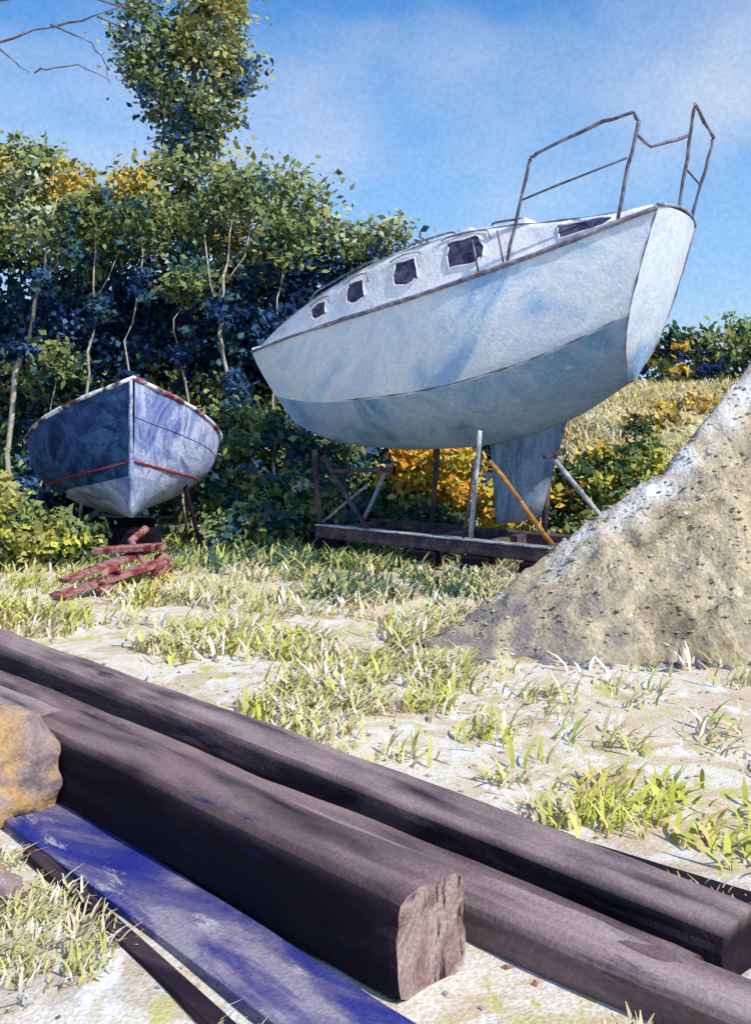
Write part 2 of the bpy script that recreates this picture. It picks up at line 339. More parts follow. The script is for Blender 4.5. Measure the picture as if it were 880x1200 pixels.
def birch(base,pts,rad,limbs=()):
    e=empty('birch_tree',base)
    pts=[(p_[0]+.04*math.sin(p_[2]*3),p_[1]+.55,p_[2]) for p_ in pts]
    fine=[]
    for a,b in zip(pts,pts[1:]):
        for k in range(4):
            f=k/4; fine.append((a[0]+(b[0]-a[0])*f+R.uniform(-.03,.03),a[1]+R.uniform(-.25,.25),a[2]+(b[2]-a[2])*f))
    fine.append(pts[-1]); n=len(fine)
    tube('trunk',fine,[rad*(1-.8*i/(n-1)) for i in range(n)],M['birch'],e,7,.3)
    for k,l in enumerate(limbs): tube('limb_%d'%k,[(a,b+.5,c) for a,b,c in l],[rad*.45,rad*.3,rad*.12],M['birch'],e,6,.2)
    top=pts[-1]
    P,S,C=crown([(top[0],top[1]+.1,top[2]+.1,.5,.3,.4,1)],900,.11,lambda x,y,z,v:pick((OL2,2),(MG,1.5),(TEAL,1)),.24)
    for zc in (.3,.6):
        i=int(n*zc); c=fine[i]
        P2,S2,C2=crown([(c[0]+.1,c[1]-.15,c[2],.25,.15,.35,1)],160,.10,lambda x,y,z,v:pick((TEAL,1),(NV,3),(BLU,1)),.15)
        P=np.concatenate((P,P2));S=np.concatenate((S,S2));C=np.concatenate((C,C2))
    leafmesh('crown',P,S,C,M['leaf'],e)
yb=18.7
birch((-6.9,yb,0),[(-7.0,yb,0),(-6.8,yb,3.0),(-6.35,yb,4.4),(-6.1,yb,5.0),(-5.7,yb,5.4)],.06,[((-6.2,yb,4.7),(-6.15,yb,5.6),(-5.95,yb,6.3))])
birch((-5.5,yb,0),[(-5.5,yb,0),(-5.4,yb,3),(-5.3,yb,4.6),(-5.25,yb,6.0)],.035,[((-5.33,yb,4.2),(-5.0,yb,4.8),(-4.8,yb,5.3))])
birch((-2.5,yb,0),[(-2.45,yb,0),(-2.55,yb,2.2),(-2.85,yb,3.3),(-2.9,yb,4.2),(-2.72,yb,5.4),(-2.6,yb,6.3)],.06,[((-2.88,yb,4.0),(-3.1,yb,4.7),(-3.2,yb,5.6)),((-2.8,yb,4.7),(-2.45,yb,5.2),(-2.3,yb,5.9))])
birch((-3.6,yb,0),[(-3.6,yb,0),(-3.55,yb,2.5),(-3.75,yb,3.8),(-3.6,yb,4.6)],.03)
birch((-1.9,yb,0),[(-1.9,yb,0),(-1.95,yb,2.5),(-1.85,yb,4.4),(-1.7,yb,5.4)],.028)
birch((-6.3,yb,0),[(-6.3,yb,0),(-6.15,yb,1.6),(-5.95,yb,3.1)],.03)
birch((-4.4,yb,0),[(-4.4,yb,0),(-4.6,yb,3.6),(-4.4,yb,5.0),(-4.35,yb,5.8)],.028)
bt=empty('bare_tree',(-6.2,12,0))
tube('trunk',[(-6.4,12,0),(-6.3,12,3),(-6.1,12,5.2),(-5.6,12,6.4)],[.16,.13,.09,.06],M['bark'],bt)
for k,l in enumerate([[(-5.9,12,5.7),(-4.9,12,6.35),(-4.4,12,6.5),(-3.8,12,6.7),(-3.3,12.1,6.85),(-2.6,12.1,7.2)],
  [(-5.6,12,6.4),(-4.4,12,7.0),(-3.4,12,7.05),(-2.5,12,6.8)],
  [(-4.45,12,6.5),(-4.2,12,6.25),(-4.05,12,6.15)],
  [(-3.8,12,6.7),(-3.4,12,6.55),(-3.2,12,6.35),(-3.1,12,6.0)],
  [(-3.3,12.1,6.85),(-3.0,12.1,6.7),(-2.75,12.1,6.45)],
  [(-4.0,12,6.15),(-3.85,12,6.2),(-3.5,12,6.25),(-3.1,12,6.05)]]):
    f=[]
    for a,b in zip(l,l[1:]):
        for j in range(3): f.append(tuple(a[i]+(b[i]-a[i])*j/3+R.uniform(-.02,.02) for i in range(3)))
    f.append(l[-1]); n=len(f); tube('limb_%d'%k,f,[(.022 if k<2 else .013)*(1-.75*i/n) for i in range(n)],M['bark'],bt,5,.45)
# ---------------------------------------------------------------- bushes
def bush(name,bl,n,size,opts,clump=.2):
    P,S,C=crown(bl,n,size,lambda x,y,z,v:pick(*opts),clump)
    return leafmesh(name,P,S,C,M['leaf'])
bush('golden_bush',[(.75,17.3,1.1,.6,.5,.65,1),(1.35,17.2,1.05,.55,.5,.7,1),(.2,17.4,.8,.5,.5,.5,.7),(2.2,16.9,.65,.5,.4,.45,.6),(1.9,15.9,.5,.3,.3,.3,.3)],6500,.11,(((.70,.33,.04),3),((.62,.46,.09),4),(YG,2),(DG,.6)))
bush('shrub',[(.6,16.6,.4,.55,.3,.35,1),(-.2,17,.5,.5,.4,.5,1),(1.2,16.6,.3,.4,.3,.25,.5)],3500,.10,((DG,3),(MG,2),(TEAL,2)))
bush('dark_shrub',[(-1.9,17.2,.7,.7,.5,.7,1),(-2.6,17.3,1.1,.6,.5,.7,1),(-1.2,17.0,.7,.6,.5,.7,1),(-2.2,17.6,1.9,.8,.5,.6,.9),(-.9,17.8,1.6,.6,.5,.7,.8),(-2.0,16.4,.4,.8,.4,.4,.8)],10000,.11,((TEAL,3),(DG,2),(NV,.4),(MG,2.5),(OL2,2),(SG,.8)))
bush('hedge_shrub',[(-5.3,14.2,.75,.5,.5,.55,1),(-5.9,14.5,1.1,.6,.6,.8,1),(-4.75,14.4,.4,.5,.4,.35,.7),(-4.2,14.2,.3,.4,.3,.25,.4)],6000,.10,((YG,3),(MG,3),(OL,2),(DG,1)))
bush('green_bush',[(3.0,15.6,.95,.45,.4,.55,1),(3.6,15.8,1.2,.5,.4,.5,1),(4.2,16.2,1.35,.45,.4,.45,1),(3.3,15.2,.55,.5,.3,.3,.7)],6500,.10,((YG,2),(MG,3),(DG,2),(YE,1.5)))
bush('bank_shrub',[(4.8,20,H(4.8,20)+.1,.8,.5,.3,1),(6.2,22,H(6.2,22)+.1,.9,.5,.3,1),(3.6,19,H(3.6,19)+.3,.5,.5,.45,1),(7.6,23,H(7.6,23)+.1,.8,.5,.3,.8)],3000,.12,((YG,2),(OL,3),(YE,2.5),((.55,.42,.2),3)))
bush('hedge',[(7.9+k*.85,30+R.uniform(-.5,.5),H(8.3+k*.85,30)+.75+R.uniform(-.15,.35)+.03*k,.85,.8,.95,1) for k in range(0,12)],11000,.17,((DG,3),(MG,3),(YE,1),(OL2,3),(OL,2),(NV,1)),.35)
sp=empty('sapling',(4.05,16,0))
zb=H(4.05,16)
tube('stem',[(4.05,16,zb),(4.02,16,zb+.9),(4.08,16,2.3)],[.02,.014,.006],M['bark'],sp,5)
P,S,C=crown([(4.05,16,1.6,.22,.2,.3,1),(4.06,16,2.0,.14,.12,.25,.5)],280,.06,lambda x,y,z,v:pick((DG,2),(MG,1)),.1)
leafmesh('leaves',P,S,C,M['leaf'],sp)
# ---------------------------------------------------------------- hulls
class Hull:
    def __init__(s,S,B,bt,dp,sh,w,wb,r0,r1,p=None):
        s.S=Vector(S); s.B=Vector(B); D=s.B-s.S; s.L=D.length; s.d=D.normalized()
        h=V(D.x,D.y,0).normalized(); s.p=V(-h.y,h.x,0)
        if s.p.y<0: s.p=-s.p
        s.u=(V(0,0,1)-s.d*s.d.z).normalized()
        s.bt=bt; s.dp=dp; s.sh=sh; s.w=w; s.wb=wb; s.r0=r0; s.r1=r1
    def P(s,x,y,z): return s.S+s.d*x+s.p*y+s.u*z
    def pt(s,t,side,q,off=0):
        b=sinterp(t,s.bt); D=sinterp(t,s.dp); k=sm((t-.6)/.4)
        ww=sinterp(q,s.w)*(1-k)+sinterp(q,s.wb)*k
        x=t*s.L
        if t<.5: x+=s.r0*q*(1-t/.5)**1.3
        if t>.6: x-=s.r1*q**1.3*((t-.6)/.4)**2
        return s.P(x,side*(b*ww+off),sinterp(t,s.sh)-D*q)
def hullmesh(h,name,parent,mats,matf,nt_=44,nq=22):
    vs=[];fs=[];mi=[]
    for side in (-1,1):
        base=len(vs)
        for i in range(nt_+1):
            for j in range(nq+1):
                vs.append(h.pt(i/nt_,side,j/nq))
        for i in range(nt_):
            for j in range(nq):
                a=base+i*(nq+1)+j; f=(a,a+1,a+nq+2,a+nq+1)
                fs.append(f if side<0 else f[::-1]); mi.append(matf(side,(j+.5)/nq,(i+.5)/nt_))
    o1=(nt_+1)*(nq+1)
    b0=len(vs)
    for j in range(nq+1):
        a=h.pt(0,-1,j/nq); b=h.pt(0,1,j/nq)
        for k in range(7): vs.append(a.lerp(b,k/6)-h.d*.10*(1-((k-3)/3)**2))
    for j in range(nq):
        for k in range(6):
            a=b0+j*7+k; fs.append((a,a+1,a+8,a+7)); mi.append(matf(0,(j+.5)/nq,0))
    for i in range(nt_):
        a=i*(nq+1)+nq; fs.append((a,o1+a,o1+a+nq+1,a+nq+1)); mi.append(matf(1,.99,.5))
    return mesh(name,vs,fs,mats,parent,True,mi)
ya=empty('sailing_yacht',(1,14.8,2))
Y=Hull((3.88,13.17,4.71),(-2.03,17.0,3.25),
  [(0,.80),(.15,.98),(.4,1.15),(.6,1.02),(.8,.66),(.93,.28),(1,.035)],
  [(0,1.95),(.15,2.08),(.3,2.14),(.5,2.10),(.7,1.9),(.85,1.68),(1,1.35)],
  [(0,0),(.2,-.15),(.45,-.23),(.7,-.16),(1,0)],
  [(0,1),(.3,1.01),(.58,.95),(.63,.91),(.8,.66),(.93,.30),(1,.07)],
  [(0,1),(.3,.84),(.58,.66),(.63,.62),(.8,.42),(.93,.2),(1,.1)],1.05,.62)
hullmesh(Y,'hull',ya,[M['hull'],M['hullb']],lambda s,q,t:1 if q>.62 and s!=0 else 0,60,32)
tube('rub_rail',[Y.pt(i/40,-1,.012,.015) for i in range(41)],[.034 if i<30 else .022 for i in range(41)],M['rub'],ya,6,.25)
tube('rub_rail_far',[Y.pt(i/40,1,.012,.015) for i in range(41)],.028,M['rub'],ya,6,.15)
tube('boot_line',[Y.pt(.02+i/42,-1,.615,.0) for i in range(30)],[.010+.008*math.sin(i*1.7) for i in range(30)],M['rub'],ya,5,.4)
tube('transom_edge',[Y.pt(0,-1,j/14,.0) for j in range(14)],[.010+.007*math.sin(j*2.3) for j in range(14)],M['rub'],ya,5,.4)
tube('transom_edge_far',[Y.pt(0,1,j/14,.0) for j in range(14)],.02,M['rub'],ya,5,.3)
tube('transom_top',[Y.P(-.10*(1-(a/.8)**2),a,.0+.05*(1-(a/.8)**2)) for a in np.linspace(-.8,.8,9)],.025,M['rub'],ya,6,.2)
vs=[];fs=[]
for i in range(41):
    t=i/40; b=sinterp(t,Y.bt); z=sinterp(t,Y.sh)
    for k in range(7):
        a=-1+2*k/6; vs.append(Y.P(t*Y.L-(.10*(1-a*a) if i==0 else 0),a*b,z+.06*(1-a*a)))
for i in range(40):
    for k in range(6): a=i*7+k; fs.append((a,a+7,a+8,a+1))
mesh('deck',vs,fs,M['deck'],ya,True)
HC=[(.02,.10),(.10,.22),(.2,.42),(.3,.62),(.4,.74),(.55,.76),(.68,.62),(.8,.42),(.9,.2),(.96,.03)]
def cab(t,qy,side=-1,off=0):
    wb=sinterp(t,Y.bt)*.80; hc=sinterp(t,HC)
    return Y.P(t*Y.L,side*(wb*(1-.20*qy)+off),sinterp(t,Y.sh)+.02+hc*qy)
vs=[];fs=[]; ts=np.linspace(.02,.96,48)
for t in ts:
    row=[cab(t,a,-1) for a in (0,.4,.8,.95)]
    wb=sinterp(t,Y.bt)*.80*.8; hc=sinterp(t,HC)
    for a in (-.85,-.4,0,.4,.85): row.append(Y.P(t*Y.L,a*wb,sinterp(t,Y.sh)+.02+hc*(1.0+.12*(1-a*a))))
    row+=[cab(t,a,1) for a in (.95,.8,.4,0)]
    vs+=row
n=13
for i in range(len(ts)-1):
    for k in range(n-1): a=i*n+k; fs.append((a,a+n,a+n+1,a+1))
fs.append(tuple(range(n))); fs.append(tuple((len(ts)-1)*n+k for k in range(n))[::-1])
mesh('cabin',vs,fs,M['deck'],ya,True)
tube('cabin_edge',[cab(t,.97,-1,.0) for t in np.linspace(.06,.9,30)],[.010+.006*math.sin(i*1.9) for i in range(30)],M['rub'],ya,5,.4)
for k,(t,dt,q0,q1) in enumerate([(.745,.022,.28,.74),(.635,.024,.30,.78),(.505,.028,.30,.78),(.37,.038,.30,.86),(.14,.05,.25,.80)]):
    for side in (-1,1):
        vs=[];m=16
        for i in range(m):
            an=2*math.pi*i/m; c=math.copysign(abs(math.cos(an))**.5,math.cos(an)); s_=math.copysign(abs(math.sin(an))**.5,math.sin(an))
            j=1+.09*math.sin(i*2.1+k)
            vs.append(cab(t+dt*c*j,(q0+q1)/2+(q1-q0)/2*s_*j,side,.018))
        mesh('window_%d%s'%(k,'a' if side<0 else 'b'),vs,[tuple(range(m))],M['glass'],ya)
        tube('window_frame_%d%s'%(k,'a' if side<0 else 'b'),vs+[vs[0]],.014,M['deck'],ya,6)
        if k<4: tube('brow_%d%s'%(k,'a' if side<0 else 'b'),[cab(t+dt*(1.3-2.6*f),q1+.06+.05*math.sin(math.pi*f),side,.02) for f in (0,.25,.5,.75,1)]+[cab(t-dt*1.45,q1-.15,side,.02)],.010,M['rub'],ya,5,.3)
def arch(name,t0,t1,y,h,r=.012):
    a=[]
    for i in range(15):
        f=i/14; t=t0+(t1-t0)*f; hh=h*min(1,math.sin(math.pi*f)*2.2)
        a.append(Y.P(t*Y.L,y,sinterp(t,Y.sh)+sinterp(t,HC)*1.05+hh))
    tube(name,a,r,M['rail'],ya,6)
arch('grab_rail',.80,.58,-.35,.13,.014); arch('grab_rail_aft',.54,.40,-.35,.13,.014); arch('hatch_hoop',.36,.27,-.1,.18,.018)
for t,y0,hw in ((.42,0,.25),(.30,.05,.2)):
    c=Y.P(t*Y.L,y0,sinterp(t,Y.sh)+sinterp(t,HC)*1.1+.06)
    beam('hatch',c-Y.d*hw,c+Y.d*hw,.5,.08,[M['deck']],ya)
for t in (.28,.33):
    a=Y.pt(t,-1,0); tube('stanchion',[a,a+Y.u*.45],.014,M['rail'],ya,6)
r=.024
A1=Y.pt(.275,-1,0); A2=Y.pt(.07,-1,0)
T1=A1+V(.32,-.02,1.36); T2=A2+V(.22,.05,1.36)
def wob(l,n=3,a=.010):
    f=[]; l=[Vector(q) for q in l]
    for p0,p1 in zip(l,l[1:]):
        for j in range(n): f.append(p0.lerp(p1,j/n)+V(R.uniform(-a,a),R.uniform(-a,a),R.uniform(-a,a)))
    f.append(l[-1]); return f
tube('pushpit_near',wob([A1,A1+(T1-A1)*.5,T1-V(.03,0,.08),T1,T1+(T2-T1)*.08+V(0,0,.03),T1+(T2-T1)*.7+V(0,0,.06),T2,T2+V(.05,0,-.12),A2+(T2-A2)*.5+V(.03,0,0),A2]),r,M['rail'],ya,7,.3)
tube('pushpit_mid_rail',wob([A1+(T1-A1)*.60,A2+(T2-A2)*.58]),.016,M['rail'],ya,6,.3)
C1=Y.P(0.02,.12,.05); C2=Y.P(0.05,.74,.02)
K1=V(4.12,13.2,6.16); K2=V(4.58,13.9,5.93)
tube('pushpit_far',wob([C1,C1+(K1-C1)*.5,K1-V(.04,.04,.10),K1,K1+(K2-K1)*.25+V(0,0,-.02),K2,K2+V(-.02,0,-.12),C2+(K2-C2)*.5,C2]),r*.9,M['rail'],ya,7,.3)
tube('pushpit_far_mid',[C1+(K1-C1)*.42,C2+(K2-C2)*.45],.014,M['rail'],ya,6,.3)
tube('stern_rail',wob([T2+V(.05,0,-.30),T2+V(.3,.3,-.36),C1+(K1-C1)*.72]),.022,M['rail'],ya,6,.3)
def fin(name,c0,c1,l0,l1,th,mat,parent):
    vs=[];fs=[]; m=14; rows=7
    for j in range(rows):
        f=j/(rows-1); c=Vector(c0).lerp(Vector(c1),f); l=l0+(l1-l0)*f
        for i in range(m):
            an=2*math.pi*i/m; vs.append(c+Y.d*(l/2*math.cos(an))+Y.p*(th*math.sin(an)*(1-.3*math.cos(an))))
    for j in range(rows-1):
        for i in range(m): i2=(i+1)%m; fs.append((j*m+i,j*m+i2,(j+1)*m+i2,(j+1)*m+i))
    fs.append(tuple(range(m))); fs.append(tuple((rows-1)*m+i for i in range(m)))
    return mesh(name,vs,fs,mat,parent,True)
fin('fin_keel',(2.15,14.4,2.15),(2.02,14.5,.66),1.30,.70,.13,M['keel'],ya)
# ---------------------------------------------------------------- cradle
cr_=empty('boat_cradle',(1,14.5,0))
n0=V(-.86,15.45,.42); n1=V(2.25,13.15,.34); off=Y.p*1.5
beam('front_beam',n0,n1,.16,.18,[M['steel']],cr_)
beam('front_beam_top',n0+V(0,0,.105),n1+V(0,0,.105),.17,.022,[M['whitesteel']],cr_)
beam('rear_beam',n0+off,n1+off,.16,.20,[M['steel']],cr_)
for k,f in enumerate((.06,.5,.72,.95)):
    c=n0.lerp(n1,f); beam('cross_%d'%k,c+Y.p*.09,c+off-Y.p*.09,.14,.15,[M['steel']],cr_)
    for j,o in enumerate((V(0,0,0),off)):
        b=c+o; beam('block_%d_%d'%(k,j),b+V(-.18,.1,-.22),b+V(.18,-.1,-.22),.26,.24,[M['timberd']],cr_)
def strut(nm,a,b,r,m): tube(nm,wob([a,b],5,.008),r,m,cr_,8,.15)
strut('post_bow',n0.lerp(n1,.01)+V(0,0,.1),V(-.92,15.45,1.66),.045,M['steel'])
strut('brace_a',V(-.80,15.4,1.55),n0.lerp(n1,.24)+V(0,0,.1),.035,M['steel'])
strut('brace_b',V(.2,14.9,1.45),n0.lerp(n1,.20)+V(0,0,.1),.03,M['rub'])
strut('brace_c',n0.lerp(n1,.02)+V(0,0,.15),n0.lerp(n1,.24)+V(0,0,.75),.02,M['rub'])
strut('pad_bar',V(-.62,15.2,1.34),V(.25,14.8,1.38),.032,M['steel'])
strut('post_mid',n0.lerp(n1,.69)+V(0,0,.1),V(1.40,13.75,1.95),.032,M['whitesteel'])
strut('post_mid_b',n0.lerp(n1,.66)+V(0,0,.1),V(1.36,13.9,1.6),.02,M['steel'])
strut('brace_aft',V(1.52,13.6,1.55),n1+V(.02,.02,.14),.034,M['ochre'])
strut('post_rear',n0.lerp(n1,.3)+off+V(0,0,.1),V(1.0,16.1,2.2),.045,M['steel'])
strut('post_rear_b',n0.lerp(n1,.8)+off+V(0,0,.1),V(2.6,15.0,2.3),.045,M['steel'])
pr=empty('boat_prop',(3,13.5,0))
tube('strut',[(2.33,13.5,1.6),(3.55,13.1,.03)],.032,M['whitesteel'],pr)
beam('pad',(2.22,13.5,1.60),(2.42,13.5,1.66),.16,.05,[M['steel']],pr)
beam('foot',(3.4,13.1,.05),(3.75,13.1,.05),.3,.05,[M['steel']],pr)
# ---------------------------------------------------------------- blue wooden boat
wb_=empty('wooden_boat',(-4,16,.8))
Bt=Hull((-4.75,18.9,1.55),(-3.42,14.45,2.67),
  [(0,.95),(.3,1.35),(.55,1.5),(.7,1.28),(.85,.76),(.95,.27),(1,.03)],
  [(0,.9),(.4,1.05),(.6,1.25),(.8,1.6),(1,1.85)],
  [(0,-.15),(.3,-.42),(.55,-.40),(.8,-.18),(1,0)],
  [(0,1),(.3,.94),(.55,.80),(.75,.54),(.92,.22),(1,.05)],
  [(0,1),(.3,.84),(.55,.63),(.75,.42),(.92,.2),(1,.1)],-.2,.7)
h_left=-1 if Bt.p.x>0 else 1
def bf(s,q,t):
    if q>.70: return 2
    return 0 if s==h_left else 1  # shaded copy of the blue on the left, sunlit copy on the right
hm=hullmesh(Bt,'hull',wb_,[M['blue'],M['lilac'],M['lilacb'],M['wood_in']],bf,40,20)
for sd_ in (-1,1):
    tube('gunwale_%s'%('a' if sd_<0 else 'b'),[Bt.pt(i/30,sd_,.0,.01) for i in range(31)],.034,M['cap'] if sd_==h_left else M['capr'],wb_,7,.3)
    tube('gunwale_lip_%s'%('a' if sd_<0 else 'b'),[Bt.pt(i/30,sd_,.0,-.03)+V(0,0,.03) for i in range(31)],.022,M['cap'],wb_,7,.3)
    tube('rubbing_strake_%s'%('a' if sd_<0 else 'b'),[Bt.pt(.55+.45*i/24,sd_,.60,.010) for i in range(25)],[.012+.010*abs(math.sin(i*.8)) for i in range(25)],M['red'],wb_,6,.4)
    tube('plank_seam_%s'%('a' if sd_<0 else 'b'),[Bt.pt(.3+.7*i/24,sd_,.28,.0) for i in range(25)],.007,M['blue'],wb_,5,.3)
tube('stem_post',[Bt.pt(1,-1,j/12,0) for j in range(13)],[.022+.02*j/12 for j in range(13)],M['lilac'],wb_,7,.3)
vs=[];fs=[]
for i in range(31):
    t=i/30*.97; b=sinterp(t,Bt.bt)*.93; z=sinterp(t,Bt.sh)-(.45 if t<.7 else .12)
    for k in range(5): a=-1+k/2; vs.append(Bt.P(t*Bt.L,a*b*(.9 if t<.7 else 1),z))
for i in range(30):
    for k in range(4): a=i*5+k; fs.append((a,a+5,a+6,a+1))
mesh('floor',vs,fs,M['wood_in'],wb_)
for k,t in enumerate((.25,.5)):
    z=sinterp(t,Bt.sh)-.18; b=sinterp(t,Bt.bt)*.93
    beam('thwart_%d'%k,Bt.P(t*Bt.L,-b,z),Bt.P(t*Bt.L,b,z),.28,.05,[M['wood_in']],wb_)
for k,(x_,y_) in enumerate([(-3.75,15.4),(-4.2,17)]):
    beam('chock_%d'%k,(x_-.5,y_+.1,.25),(x_+.5,y_-.1,.25),.3,.45,[M['timberd']],wb_,.1)
tube('shore_a',[(-2.7,16.0,.02),(-3.0,16.0,1.2)],.035,M['timberd'],wb_)
tube('shore_b',[(-5.1,15.9,.02),(-4.75,15.9,1.2)],.035,M['timberd'],wb_)
for n_ in ('shore_a','shore_b'):
    o=bpy.data.objects[n_]; setcol(o,[(0,0,0,0)]*len(o.data.vertices))
tr=empty('launching_trolley',(-3,12.6,0))
def wheel(nm,c,r,w_,ax):
    c=Vector(c); ax=Vector(ax).normalized(); e=ax.cross(V(0,0,1)).normalized()
    pts=[c+e*math.cos(a)*r+V(0,0,1)*math.sin(a)*r for a in np.linspace(0,2*math.pi,20)]
    tube(nm,pts,w_,M['rust'],tr,7,.2)
    vs=[c+e*math.cos(a)*r*.95+V(0,0,1)*math.sin(a)*r*.95+ax*.01 for a in np.linspace(0,2*math.pi,20)[:-1]]
    mesh(nm+'_disc',vs,[tuple(range(19))],M['rust'],tr)
wheel('wheel_a',(-3.15,12.2,.14),.17,.05,(.9,-.35,0)); wheel('wheel_b',(-2.75,13.2,.16),.17,.05,(.9,-.35,0))
tube('axle',wob([(-3.15,12.2,.16),(-2.75,13.2,.2)]),.035,M['rust'],tr,7,.3)
beam('bed_a',(-2.70,12.9,.30),(-3.65,11.7,.06),.24,.05,[M['rust']],tr,.1)
beam('bed_b',(-2.90,13.4,.42),(-3.7,12.2,.16),.22,.05,[M['rust']],tr,.1)
beam('bunk',(-3.6,13.2,.40),(-2.7,13.0,.48),.24,.08,[M['rust']],tr,.1)
tube('arm',wob([(-2.9,12.85,.28),(-3.2,13.4,.50),(-3.1,13.8,.62)]),.05,M['rust'],tr,7,.3)
# ---------------------------------------------------------------- timbers
def log(name,a,b,w,h,mat,rough=.06,seed=0,roll=0,end=None,rag=.02,bl=(.30,.21,.20)): 
    return beam(name,a,b,w,h,[mat,end or M['endgrain']],None,rough,90,.20,roll,seed,rag,bl)
log('timber_beam',(-5.0,10.4,.17),(1.32,3.68,.09),.32,.32,M['timber'],.09,1,0,M['timberd'],.02,(.38,.28,.27))
log('timber_beam',(-4.6,9.4,.10),(1.05,3.47,.08),.22,.22,M['timber'],.10,2,.05,M['timberd'])
log('timber_beam',(-3.4,7.65,.13),(1.45,3.05,.06),.24,.24,M['timberm'],.10,5,.04,None,.02,(.40,.30,.29))
log('timber_beam',(-1.82,5.75,.20),(.20,3.62,.20),.36,.40,M['timberd'],.09,3,0,None,.03,(.26,.18,.175))
beam('plank_or_shade_strip',(-1.95,5.45,.035),(.10,3.1,.035),.34,.05,[M['violet'],M['violet']],None,.08,40,.1,0,4)  # added flat strip standing in for ground shadow along the near beam
beam('plank_or_shade_strip',(-1.6,4.75,.03),(-.38,3.2,.03),.07,.04,[M['timber'],M['timber']],None,.08,30,.1,0,6)
beam('plank_or_shade_strip',(.95,4.75,.03),(1.85,3.95,.03),.16,.04,[M['timberd'],M['timberd']],None,.08,30,.1,0,8)
def rock(name,c,r,seed,mat=None):
    import bmesh
    bm=bmesh.new(); bmesh.ops.create_icosphere(bm,subdivisions=5,radius=1)
    for v in bm.verts:
        n_=v.co.copy(); k=1+.22*mn.noise(n_*1.1+V(seed,0,0))+.12*mn.noise(n_*3+V(seed,4,0))+.05*mn.noise(n_*8)+.02*mn.noise(n_*20)
        v.co=V(n_.x*r[0]*k,n_.y*r[1]*k,n_.z*r[2]*k)
    for f in bm.faces: f.smooth=True
    me=bpy.data.meshes.new(name); bm.to_mesh(me); bm.free(); me.materials.append(mat or M['rock'])
    o=bpy.data.objects.new(name,me); COL.objects.link(o); o.location=c
    return o
rock('boulder',(-1.98,5.30,.19),(.36,.3,.35),11)
rock('boulder',(-2.5,5.9,.16),(.35,.3,.3),5)
rock('boulder',(-1.78,4.35,.03),(.28,.2,.12),9)
# ---------------------------------------------------------------- gravel mound
def mound(x,y):
    xr=x+.2*mn.noise(V(x*.9,y*.9,2))
    hr=interp(xr,[(.1,0),(.8,.26),(2.0,1.02),(3.2,1.93),(4.0,2.62),(5.2,3.5),(6.5,3.9),(8.5,3.2),(10.8,0)])
    yr=interp(x,[(.4,9.25),(2,10.0),(3.2,10.5),(4,11),(5.5,11.8),(9,12)])
    yb0=8.65+.22*mn.noise(V(x*1.2,0,4))
    if y<yr:
        f=(y-yb0)/(yr-yb0); z=hr*max(0,f)**.95 if f>0 else -.05
    else: z=hr-(y-yr)*.8
    z+= (.10*mn.noise(V(x*1.3,y*1.3,1))+.10*mn.noise(V(x*4,y*4,1))+.06*mn.noise(V(x*11,y*11,1)))*min(1,max(0,z*3))
    return max(z,-.08),yr
vs=[];fs=[];cols=[]
gx=np.linspace(-.3,11,230); gy=np.linspace(8.2,17,170)
for y in gy:
    for x in gx:
        z,yr=mound(x,y)
        vs.append((x,y,z))
        dd=(y-yr)+.3*mn.noise(V(x*1.3,y*1.3,7))
        n5=mn.noise(V(x*5,y*5,2))
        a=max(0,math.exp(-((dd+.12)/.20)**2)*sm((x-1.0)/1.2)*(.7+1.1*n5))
        c=(.76,.75,.76,min(1,a))  # pale crest: light along the ridge put into the gravel colour
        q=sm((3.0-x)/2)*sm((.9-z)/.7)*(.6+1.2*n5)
        if q>a and q>.05: c=(.18,.16,.17,min(.8,q))  # left foot darkened: shading at the base painted into the gravel
        cols.append(c)
nx=len(gx)
for j in range(len(gy)-1):
    for i in range(nx-1): a=j*nx+i; fs.append((a,a+1,a+nx+1,a+nx))
o=mesh('gravel_mound',vs,fs,M['gravel'],None,True); setcol(o,cols)
vs=[];fs=[];rc=[]
def clod(c,r,col=(.3,.25,.2)):
    b=len(vs)
    P8=[(1,0,0),(-1,0,0),(0,1,0),(0,-1,0),(0,0,1),(0,0,-1)]
    for p_ in P8: vs.append((c[0]+p_[0]*r*R.uniform(.6,1.6),c[1]+p_[1]*r*R.uniform(.6,1.4),c[2]+p_[2]*r*R.uniform(.3,.7))); rc.append((*col,.8))
    for f in ((0,2,4),(2,1,4),(1,3,4),(3,0,4),(2,0,5),(1,2,5),(3,1,5),(0,3,5)): fs.append(tuple(b+k for k in f))
for _ in range(900):
    x=R.uniform(.0,6); y=8.68+.22*mn.noise(V(x*1.2,0,4))+R.gauss(0,.10)
    if mn.noise(V(x*2.2,0,9))<-.05 and R.random()<.85: continue
    clod((x,y,H(x,y)+.005),R.choice((.015,.02,.03,.04,.07)),R.choice([(.07,.08,.13),(.10,.11,.18),(.22,.2,.2)]))  # dark bluish clods coloured to stand in for shadow along the mound's foot
for _ in range(2600):
    x=R.uniform(.3,6); y=R.uniform(8.8,11.6); z,yr=mound(x,y)
    if y>yr+.3 or z<.03: continue
    clod((x,y,z+.002),R.choice((.010,.014,.018,.028)),R.choice([(.22,.19,.15),(.40,.33,.22),(.50,.44,.32),(.30,.26,.19),(.6,.57,.5)]))
for _ in range(1500):
    x=R.uniform(-3.5,4); y=R.uniform(3.2,9); clod((x,y,H(x,y)+.004),R.choice((.006,.01,.014,.02)),R.choice([(.35,.15,.12),(.5,.4,.3),(.4,.42,.12),(.3,.25,.3)]))
setcol(mesh('rubble',vs,fs,M['gravel']),rc)
